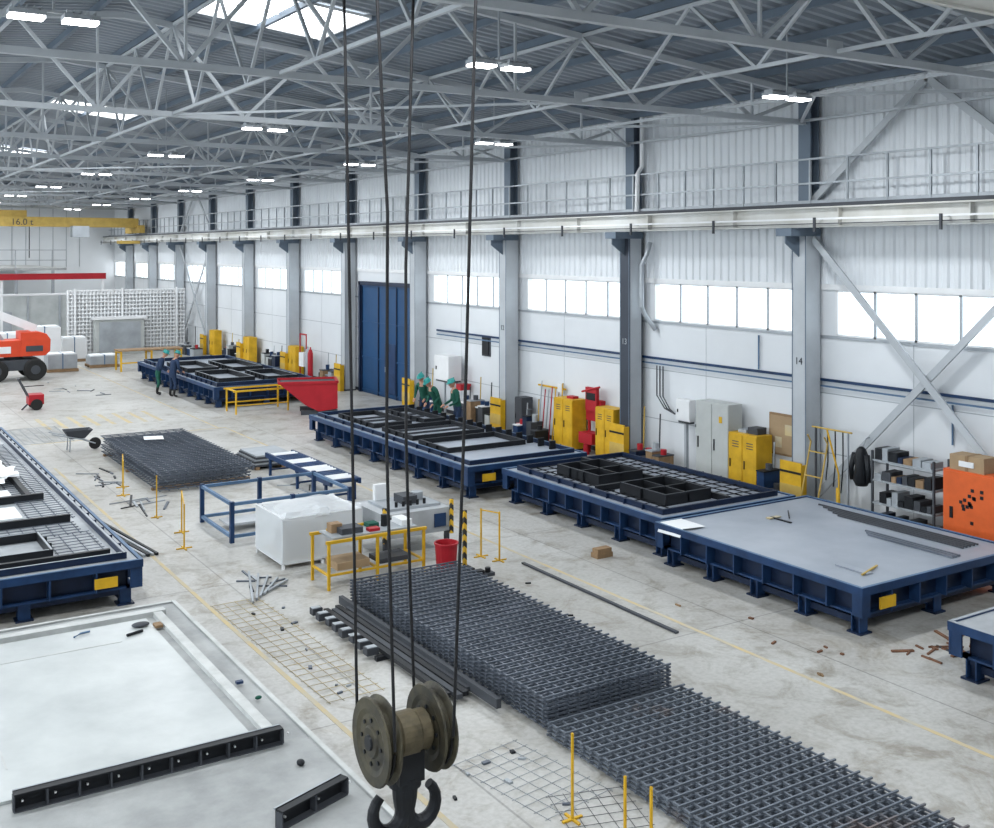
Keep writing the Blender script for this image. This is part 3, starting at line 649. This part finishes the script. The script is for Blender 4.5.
# frame wrapped in plastic film
b=B()
for z in (.1,.88):
    for y in (18.3,19.6): b.bar((7.1,y,z),(8.6,y,z),.05,.05,WHITE)
    for x in (7.1,8.6): b.bar((x,18.3,z),(x,19.6,z),.05,.05,WHITE)
for x in (7.1,7.85,8.6):
    for y in (18.3,19.6): b.bar((x,y,0),(x,y,.9),.05,.05,WHITE)
b.box(7.15,8.55,18.35,19.55,.1,.13,WOOD); b.box(7.3,7.7,18.5,19.3,.13,.5,DGREY); b.box(7.9,8.4,18.6,19.4,.13,.4,GALV); b.box(7.4,8.3,18.7,19.1,.5,.56,BLACK)
b.box(7.07,8.63,18.262,18.268,.1,.9,FILM); b.box(7.07,8.63,19.632,19.638,.1,.9,FILM); b.box(7.062,7.068,18.27,19.63,.1,.9,FILM); b.box(8.632,8.638,18.27,19.63,.1,.9,FILM)
b.sheet(7.07,8.63,18.27,19.63,.86,.09,FILM,10,2.)
b.sheet(7.07,8.1,18.27,19.2,.9,.12,FILM,8,7.,drop=.12)
b.build('plastic_wrapped_crate')
b=B()
for x in (7.3,8.2,9.1):
    for y in (16.75,17.45): b.bar((x,y,0),(x,y,.8),.045,.045,YEL)
    b.bar((x,16.75,.25),(x,17.45,.25),.035,.035,YEL)
for y in (16.75,17.45): b.bar((7.25,y,.8),(9.15,y,.8),.05,.05,YEL)
b.bar((7.3,16.75,.25),(9.1,16.75,.25),.035,.035,YEL)
b.box(7.4,9.,16.8,17.4,.82,.85,GALV); b.box(7.6,8.,16.9,17.2,.85,.95,DGREY); b.cyl((8.5,17.1,.85),(8.5,17.1,1.05),.06,BLACK); b.box(8.75,8.95,16.9,17.3,.85,.95,WHITE); b.box(8.1,8.3,16.85,17.0,.85,.9,RED)
b.bar((7.5,17.3,.87),(8.4,17.35,.87),.05,.04,YEL); b.box(7.5,7.7,17.1,17.3,.85,1.0,WOOD); b.box(8.2,8.4,17.1,17.3,.85,.92,GREEN); b.box(7.5,8.1,16.85,17.35,.27,.4,CARD); b.box(8.3,8.9,16.85,17.3,.27,.35,DGREY)
b.build('work_bench')
b=B(); b.lathe((9.3,16.3,0),(0,0,1),[(.14,0),(.16,.02),(.2,.6),(.215,.6),(.215,.63),(.19,.63),(.17,.1)],RED,20); b.build('waste_bin')
b=B(); b.box(8.9,10.3,17.9,19.2,.35,.8,FORML); b.box(9.1,10.2,18.1,19.0,.8,.85,GALV); b.box(9.0,9.3,17.86,17.9,.5,.75,DGREY)
for x in (8.95,10.25):
    for y in (17.95,19.15): b.bar((x,y,0),(x,y,.35),.08,.08,DGREY)
b.box(8.86,8.92,17.84,17.9,.3,.95,HAZ); b.box(10.28,10.34,17.84,17.9,.3,.95,HAZ); b.box(9.5,9.8,18.3,18.7,.85,1.0,DGREY); b.box(9.95,10.2,17.88,17.9,.45,.7,BLUE)
b.box(9.2,9.5,18.9,19.0,.85,1.15,WHITE); b.cyl((9.95,18.6,.85),(9.95,18.6,1.0),.12,GALV,16)
for k in range(5): b.cyl((9.3+.15*k,18.2,.85),(9.3+.15*k,18.2,.95),.03,BLACK,8)
b.build('bar_bending_machine')
b=B(); b.box(9.85-.03,9.85+.03,16.6-.03,16.6+.03,.03,1.05,HAZ); b.box(9.72,9.98,16.46,16.74,0,.03,BLACK); b.build('hazard_post')
b=B(); b.box(9.5,10.1,15.98,16.15,0,.06,DGREY); b.box(9.6,9.9,16.0,16.13,.06,.12,BLACK); b.cyl((10.0,16.06,.06),(10.0,16.06,.14),.05,BLACK); b.build('scrap_tray')
def barrier(x0,y0,x1,y1,h=1.0,n=2):
    b=B()
    for k in range(n):
        t=k/(n-1); x=x0+(x1-x0)*t; y=y0+(y1-y0)*t
        b.bar((x,y,0),(x,y,h),.025,.025,YEL); b.box(x-.15,x+.15,y-.015,y+.015,0,.02,YEL); b.box(x-.015,x+.015,y-.15,y+.15,0,.02,YEL)
    for z in (h*.97,): b.bar((x0,y0,z),(x1,y1,z),.02,.02,YEL)
    b.build('safety_barrier')
barrier(6.0,20.6,6.3,21.8,.85); barrier(6.1,25.8,6.3,26.7,.8); barrier(10.5,17.1,10.65,16.7,.9,2)
def post(x,y,h): 
    b=B(); b.bar((x,y,0),(x,y,h),.022,.022,YEL); b.box(x-.12,x+.12,y-.015,y+.015,0,.02,YEL); b.box(x-.015,x+.015,y-.12,y+.12,0,.02,YEL); b.build('marker_post')
post(6.42,8.71,.87); post(6.5,7.98,.72); post(6.6,7.72,.7); post(6.2,23.3,.9)
b=B(); P0=Vector((6.68,7.62,.3)); P1=Vector((7.5,7.1,.3))
for k in range(6): b.bar(P0.lerp(P1,k/6),P0.lerp(P1,(k+1)/6),.03,.03,BLACK if k%2 else YEL)
for t in (.04,.5): q=P0.lerp(P1,t); b.bar((q.x,q.y,0),(q.x,q.y,.3),.02,.02,BLACK)
b.build('striped_barrier')
for (x,y) in ((12.4,15.9),):
    b=B(); b.box(x-.18,x+.18,y-.1,y+.1,0,.09,WOOD); b.box(x-.16,x+.16,y-.09,y+.08,.09,.17,WOOD); b.build('timber_block')
# ------------------------------------------------------------------ wall side furniture
def cabinet(name,y0,y1,h,m,dep=.5,doors=2,base=0.,x1=18.62,vents=False):
    b=B(); x0=x1-dep; b.box(x0+.02,x1,y0,y1,base+.06,base+h,m); b.box(x0+.05,x1,y0+.04,y1-.04,base,base+.06,DGREY)
    w=(y1-y0)/doors
    for k in range(doors):
        b.box(x0,x0+.02,y0+w*k+.012,y0+w*(k+1)-.012,base+.09,base+h-.03,m); b.box(x0-.02,x0,y0+w*k+w*.82,y0+w*k+w*.87,base+h*.45,base+h*.58,BLACK)
        if vents:
            for q in range(3): b.box(x0-.004,x0,y0+w*k+w*.25,y0+w*k+w*.7,base+h-.2-.06*q,base+h-.18-.06*q,DGREY)
    return b
b=cabinet('c',24.6,25.5,1.45,YEL,.5,2,vents=True); b.box(18.3,18.5,24.8,25.1,1.45,1.52,RED); b.build('storage_locker')
cabinet('c',22.8,23.6,1.4,YEL,.45,2,vents=True).build('storage_locker')
b=cabinet('c',17.55,18.45,1.45,YEL,.5,2,vents=True); b.box(18.3,18.6,17.7,18.0,1.45,1.6,DGREY); b.box(18.3,18.6,18.05,18.3,1.45,1.52,GALV); b.build('storage_locker')
b=cabinet('c',18.5,19.6,2.05,CABG,.45,2); b.box(18.16,18.17,18.7,18.8,1.6,1.75,YEL); b.build('electrical_cabinet')
b=cabinet('c',20.1,20.6,.6,WHITE,.2,1,base=1.35); b.bar((18.55,20.35,0),(18.55,20.35,1.36),.08,.08,GALV); b.build('meter_box')
b=cabinet('c',19.7,19.95,.5,CABG,.15,1,base=1.1); b.bar((18.55,19.82,0),(18.55,19.82,1.12),.05,.05,GALV); b.build('meter_box')
b=cabinet('c',11.4,12.6,1.62,ORANGE,.5,1,x1=18.38)
for k in range(16):
    yy=12.+random.gauss(0,.13); zz=1.05+random.gauss(0,.16); b.box(17.87,17.88,yy-.03,yy+.03,zz-.03,zz+.03,BLACK)
b.build('tool_cabinet')
b=B(); b.box(17.95,18.35,11.8,12.5,1.62,1.9,CARD); b.box(17.94,18.36,12.12,12.18,1.62,1.905,WOOD); b.box(17.93,17.95,12.,12.3,1.7,1.8,PAPER); b.build('cardboard_box')
b=B()
for x in (17.9,18.36):
    for y in (12.8,14.2): b.bar((x,y,0),(x,y,1.7),.04,.04,DGREY)
for z in (.2,.65,1.1,1.5):
    b.box(17.88,18.38,12.8,14.2,z,z+.03,GALV)
    y=12.88
    while y<14.05:
        w=random.uniform(.1,.22); hh=random.uniform(.1,.26); b.box(17.92,18.3,y,y+w-.02,z+.03,z+.03+hh,random.choice((BLACK,DGREY,WOOD,GALV,NAVY,BLACK))); y+=w
b.build('storage_rack')
b=B(); b.box(18.74,18.79,16.95,17.75,1.0,1.95,WOOD); b.box(18.72,18.74,17.0,17.7,1.05,1.9,CARD)
for (y,z) in ((17.15,1.6),(17.45,1.3)): b.box(18.715,18.72,y-.1,y+.1,z-.12,z+.12,YELD)
b.build('notice_board')
b=B(); b.tube([(18.7,14.75,1.85),(18.4,14.75,1.8),(18.3,14.75,1.65)],.015,GALV)
b.lathe((18.25,14.75,.85),(0,0,1),[(.12,0),(.17,.1),(.13,.4),(.15,.6),(.09,.75),(.04,.8)],BLACK,12); b.tube([(18.23,14.6,1.5),(18.2,14.54,1.2),(18.22,14.54,.95)],[.06,.055,.05],BLACK); b.tube([(18.23,14.9,1.5),(18.2,14.97,1.2),(18.22,14.96,.95)],[.06,.055,.05],BLACK)
b.build('hanging_jacket',smooth=True)
b=B()
for y in (15.5,15.95): b.tube([(17.7,y,.05),(18.1,y,1.6),(18.0,y,1.75)],.018,YELF)
for (z,x) in ((.4,17.79),(.9,17.92),(1.4,18.05)): b.bar((x,15.5,z),(x,15.95,z),.025,.025,YELF)
b.tube([(18.2,14.95,1.9),(18.2,16.0,1.9)],.02,YELF); b.bar((18.2,15.05,0),(18.2,15.05,1.9),.035,.035,GALV); b.bar((18.2,15.9,0),(18.2,15.9,1.9),.035,.035,DGREY)
b.tube([(18.0,15.1,0.02),(18.15,15.25,1.0),(18.2,15.6,1.88)],.02,YEL); b.tube([(17.8,14.9,0.02),(17.95,15.1,.25),(18.18,15.3,.7)],.04,YEL)
for k in range(3): b.tube([(18.22,15.2+.2*k,1.88),(18.25,15.22+.2*k,1.2),(18.22,15.25+.2*k,.6+.1*k)],.015,BLACK)
b.box(17.55,17.72,15.45,16.,.02,.05,YEL)
for y in (15.42,15.98): b.lathe((17.78,y,.14),(0,1,0),[(.13,0),(.13,.06)],RUB,16)
b.build('hand_truck')
b=B(); b.box(17.3,17.65,15.85,16.2,0,.3,BLUE); b.box(17.28,17.67,15.83,16.22,.27,.32,BLUEL); b.box(17.35,17.6,15.9,16.15,.32,.36,DGREY); b.build('plastic_crate')
b=B(); b.lathe((17.5,15.2,0),(0,0,1),[(.1,0),(.12,.25),(.06,.3),(.04,.36)],WHITE,16); b.tube([(17.42,15.2,.3),(17.5,15.2,.42),(17.58,15.2,.3)],.012,WHITE); b.build('jerry_can')
b=B(); b.box(18.5,18.65,23.75,24.45,.9,1.5,RED); b.box(18.4,18.5,23.85,24.35,1.2,1.85,RED); b.bar((18.55,23.85,0),(18.55,23.85,.95),.06,.06,RED); b.bar((18.55,24.35,0),(18.55,24.35,.95),.06,.06,RED)
b.tube([(18.4,23.7,1.9),(18.4,24.5,1.7)],.03,RED); b.box(18.2,18.6,23.8,24.4,.3,.6,RED); b.lathe((18.25,24.1,0),(0,0,1),[(.09,0),(.09,.28),(.03,.3)],RED,14); b.box(18.39,18.4,23.9,24.3,1.5,1.7,BLACK)
b.build('fire_fighting_stand')
b=B(); b.box(18.76,18.8,30.0,30.5,2.2,2.85,DGREY); b.box(18.73,18.76,30.05,30.45,2.25,2.8,BLACK); b.build('wall_speaker')
b=cabinet('c',31.6,32.6,.9,WHITE,.5,1,base=1.2); b.bar((18.5,31.7,0),(18.5,31.7,1.25),.06,.06,GALV); b.bar((18.5,32.5,0),(18.5,32.5,1.25),.06,.06,GALV); b.build('electrical_cabinet')
b=B(); b.box(18.3,18.7,31.1,31.4,1.,1.2,RED); b.tube([(18.6,31.3,0),(18.6,31.3,1.8)],.03,RED); b.build('hose_reel_stand')
cabinet('c',27.3,27.7,1.2,DGREY,.4,1).build('tool_cabinet')
b=B()
for k in range(7):
    y=25.75+.18*k; b.tube([(18.5,y,.0),(18.66,y+.03,1.5+.3*random.random())],.018,random.choice((YEL,RED,GALV,YELD,WOOD)))
b.bar((18.7,25.7,1.6),(18.7,27.1,1.6),.05,.05,YEL); b.box(18.62,18.7,25.8,26.0,1.5,1.75,WHITE); b.build('tool_wall_rack')
def clutter(xa,xb,ya,yb,n,name='parts_crates'):
    b=B(); y=ya
    for k in range(n):
        w=(yb-ya)/n; h=random.uniform(.25,.8); d=random.uniform(.35,xb-xa); m=random.choice((DGREY,BLACK,GALV,WOOD,CABG,BLUE,NAVY))
        b.box(xb-d,xb,y+.02,y+w-.04,0,h,m); b.box(xb-d-.015,xb+.01,y+.01,y+w-.03,h,h+.03,random.choice((GALV,DGREY,BLACK,WHITE)))
        b.cyl((xb-d*.5,y+w*.4,h+.03),(xb-d*.5,y+w*.4,h+.15+.1*random.random()),.08,random.choice((RED,BLACK,GALV,BLUE,DGREY)))
        if k%2: b.tube([(xb-.05,y+w*.7,0),(xb,y+w*.7,1.1+.5*random.random())],.02,random.choice((DGREY,YELF,GALV)))
        y+=w
    b.build(name)
clutter(17.9,18.5,28.9,30.9,6); clutter(18.0,18.5,20.75,22.0,4); clutter(18.1,18.5,32.8,33.8,3); clutter(17.9,18.5,16.9,17.45,2)
clutter(17.9,18.5,41,43,5); clutter(18.,18.5,47.,49.5,5); clutter(17.9,18.5,53,55.5,5); clutter(17.,17.6,57,60,4); clutter(17.6,18.1,25.7,27.2,5)
for y in (45.2,51.2,56.6):
    cabinet('c',y,y+.9,1.4,YEL,.4,2,x1=18.5).build('storage_locker')
for (x,y,m) in ((18.1,43.5,RED),(18.1,43.8,GALV)):
    b=B(); b.lathe((x,y,0),(0,0,1),[(.11,0),(.115,.03),(.115,1.25),(.07,1.4),(.03,1.43),(.03,1.52)],m,16); b.build('gas_cylinder',smooth=True)
b=B(); b.tube([(18.2,44.2,0),(18.2,44.2,2.0)],.03,RED); b.tube([(18.2,44.9,0),(18.2,44.9,2.0)],.03,RED); b.bar((18.2,44.2,2),(18.2,44.9,2),.06,.06,RED); b.box(18.1,18.4,44.3,44.8,.6,1.2,WHITE); b.build('hose_reel_stand')
b=B()
for x in (12.2,13.6,15): b.bar((x,52,0),(x,52,.9),.08,.08,YEL); b.bar((x,53,0),(x,53,.9),.08,.08,YEL); b.bar((x,52,.9),(x,53,.9),.08,.08,YEL)
b.box(12.1,15.1,52,53,.94,1.0,WOOD); b.bar((12.2,52,.4),(15,52,.4),.06,.06,YEL); b.build('work_bench')
# ------------------------------------------------------------------ workers
def skin_mesh(vs,es,rs,sub=1):
    me=bpy.data.meshes.new('t'); me.from_pydata(vs,es,[]); ob=bpy.data.objects.new('t',me); scene.collection.objects.link(ob)
    ob.modifiers.new('s','SKIN')
    d=me.skin_vertices[0].data
    for i,r in enumerate(rs): d[i].radius=(r,r); d[i].use_root=(i==0)
    sb=ob.modifiers.new('u','SUBSURF'); sb.levels=sub; sb.render_levels=sub
    dg=bpy.context.evaluated_depsgraph_get(); dg.update()
    m2=bpy.data.meshes.new_from_object(ob.evaluated_get(dg)); bpy.data.objects.remove(ob); return m2
def worker(px,py,face,lean,jac,tro,hel,reach=.3,kneel=0.):
    cl,sl=math.cos(lean),math.sin(lean); ph=.93-kneel*.35
    def U(p): 
        x,y,z=p; z-= .93
        return (x,y*cl+z*sl,ph+z*cl-y*sl)
    J={}; V=[];E=[];R=[];C=[]
    def a(n,p,r,par,c):
        J[n]=len(V); V.append(p); R.append(r); C.append(c)
        if par: E.append((J[par],J[n]))
    a('pelvis',U((0,0,.93)),.145,None,1); a('waist',U((0,0,1.08)),.135,'pelvis',0); a('chest',U((0,.01,1.28)),.155,'waist',0); a('neckb',U((0,0,1.44)),.10,'chest',0); a('neck',U((0,.02,1.52)),.055,'neckb',2); a('skull',U((0,.03,1.6)),.06,'neck',2)
    for s in (-1,1):
        q='L' if s<0 else 'R'
        a('hip'+q,(s*.1,0,ph-.08),.095,'pelvis',1); a('knee'+q,(s*.12,.06+.3*kneel,.49-.1*kneel),.065,'hip'+q,1); a('calf'+q,(s*.12,.01+.1*kneel,.33),.058,'knee'+q,1); a('ank'+q,(s*.12,-.02,.10),.045,'calf'+q,3); a('toe'+q,(s*.14,.14,.045),.045,'ank'+q,3)
        a('sh'+q,U((s*.18,0,1.41)),.072,'neckb',0); a('el'+q,U((s*.26,.06,1.14)),.05,'sh'+q,0); a('wr'+q,U((s*.19,reach,1.08)),.032,'el'+q,0)
    root=bpy.data.objects.new('worker',None); scene.collection.objects.link(root); root.location=(px,py,0); root.rotation_euler=(0,0,face)
    me=skin_mesh(V,E,R); 
    for m in (jac,tro,SKIN,RUB): me.materials.append(m)
    VV=[Vector(v) for v in V]
    for p in me.polygons:
        c=p.center; best=min(range(len(E)),key=lambda k:(c-(VV[E[k][0]]+VV[E[k][1]])/2).length)
        p.material_index=C[E[best][1]]; p.use_smooth=True
    ob=bpy.data.objects.new('body',me); scene.collection.objects.link(ob); ob.parent=root
    for q,s in (('L',-1),('R',1)):
        w=VV[J['wr'+q]]; el=VV[J['el'+q]]; d=(w-el).normalized(); side=Vector((s,0,0)); side=(side-d*side.dot(d)).normalized(); dn=d.cross(side).normalized()
        if dn.z>0: dn=-dn
        hv=[tuple(w),tuple(w+d*.05),tuple(w+d*.085)]; he=[(0,1),(1,2)]; hr=[.026,.036,.034]
        for k,ln in enumerate((.062,.075,.07,.055)):
            o=(k-1.5)*.020; b0=len(hv)
            for t,cu in ((0,0),(.5,.12),(1,.45)): hv.append(tuple(w+d*(.09+ln*t*.95)+side*o+dn*ln*cu)); hr.append(.009)
            he+=[(2,b0),(b0,b0+1),(b0+1,b0+2)]
        b0=len(hv)
        for t in (0,.5,1): hv.append(tuple(w+d*(.04+.05*t)-side*(.035+.02*t)+dn*.02*t)); hr.append(.010)
        he+=[(1,b0),(b0,b0+1),(b0+1,b0+2)]
        hm=skin_mesh(hv,he,hr); hm.materials.append(SKIN)
        o=bpy.data.objects.new('hand_'+q,hm); scene.collection.objects.link(o); o.parent=root
    hc=Vector((0,0,0)); h=B()
    h.ell(hc,.077,.098,.115,SKIN,18,12); h.ell(hc+Vector((0,-.014,.012)),.082,.096,.113,HAIR,18,12,z0=.05)
    h.add([(-.014,.09,-.03),(.014,.09,-.03),(0,.122,-.028),(0,.092,.015)],[(0,1,2),(0,2,3),(1,3,2)],SKIN)
    for s in (-1,1):
        h.ell(hc+Vector((s*.03,.088,.008)),.014,.009,.008,WHITE,8,6); h.ell(hc+Vector((s*.03,.096,.008)),.006,.004,.006,BLACK,8,6); h.ell(hc+Vector((s*.08,0,-.005)),.01,.02,.03,SKIN,8,6); h.box(s*.03-.014,s*.03+.014,.088,.096,.022,.027,HAIR)
    h.ell(hc+Vector((0,.084,-.055)),.024,.01,.007,RED,8,6); h.ell(hc+Vector((0,.06,-.09)),.035,.03,.025,SKIN,10,6)
    hd=U((0,.045,1.68)); ho=h.build('head',smooth=True,origin=(0,0,0)); ho.parent=root; ho.location=hd; ho.rotation_euler=(-lean*.8-.15,0,0)
    h=B(); h.ell((0,-.005,.045),.105,.13,.11,hel,20,12,z0=0.); h.lathe((0,.01,.04),(0,0,1),[(.10,0),(.13,.002),(.13,.012),(.10,.016)],hel,20); h.box(-.07,.07,.11,.165,.035,.048,hel); h.box(-.012,.012,-.12,.11,.12,.16,hel)
    o=h.build('helmet',smooth=True,origin=(0,0,0)); o.parent=root; o.location=hd; o.rotation_euler=ho.rotation_euler
    return root
worker(11.45,42.9,-1.9,.35,NAVC,GREEN,TEAL,.34); worker(11.75,41.9,-1.2,.25,NAVC,NAVC,TEAL,.3)
worker(16.55,28.3,1.4,.2,GREEN,NAVC,TEAL,.34); worker(16.6,29.6,1.7,.5,GREEN,GREEN,TEAL,.3); worker(16.6,30.5,2.2,.3,GREEN,NAVC,TEAL,.32)
# ------------------------------------------------------------------ world, camera
w=bpy.data.worlds.new('sky'); scene.world=w; w.use_nodes=True
bg=w.node_tree.nodes['Background']; bg.inputs['Color'].default_value=(.90,.96,1,1); bg.inputs['Strength'].default_value=2.6
cd=bpy.data.cameras.new('camera'); cam=bpy.data.objects.new('camera',cd); scene.collection.objects.link(cam)
cam.location=(0,0,5.7); cam.rotation_euler=(math.pi/2,0,math.radians(-32.4)); cd.sensor_fit='HORIZONTAL'; cd.sensor_width=36; cd.lens=39.1; cd.shift_y=-.165; cd.clip_end=300
scene.camera=cam
scene.view_settings.view_transform='Standard'; scene.view_settings.exposure=.42
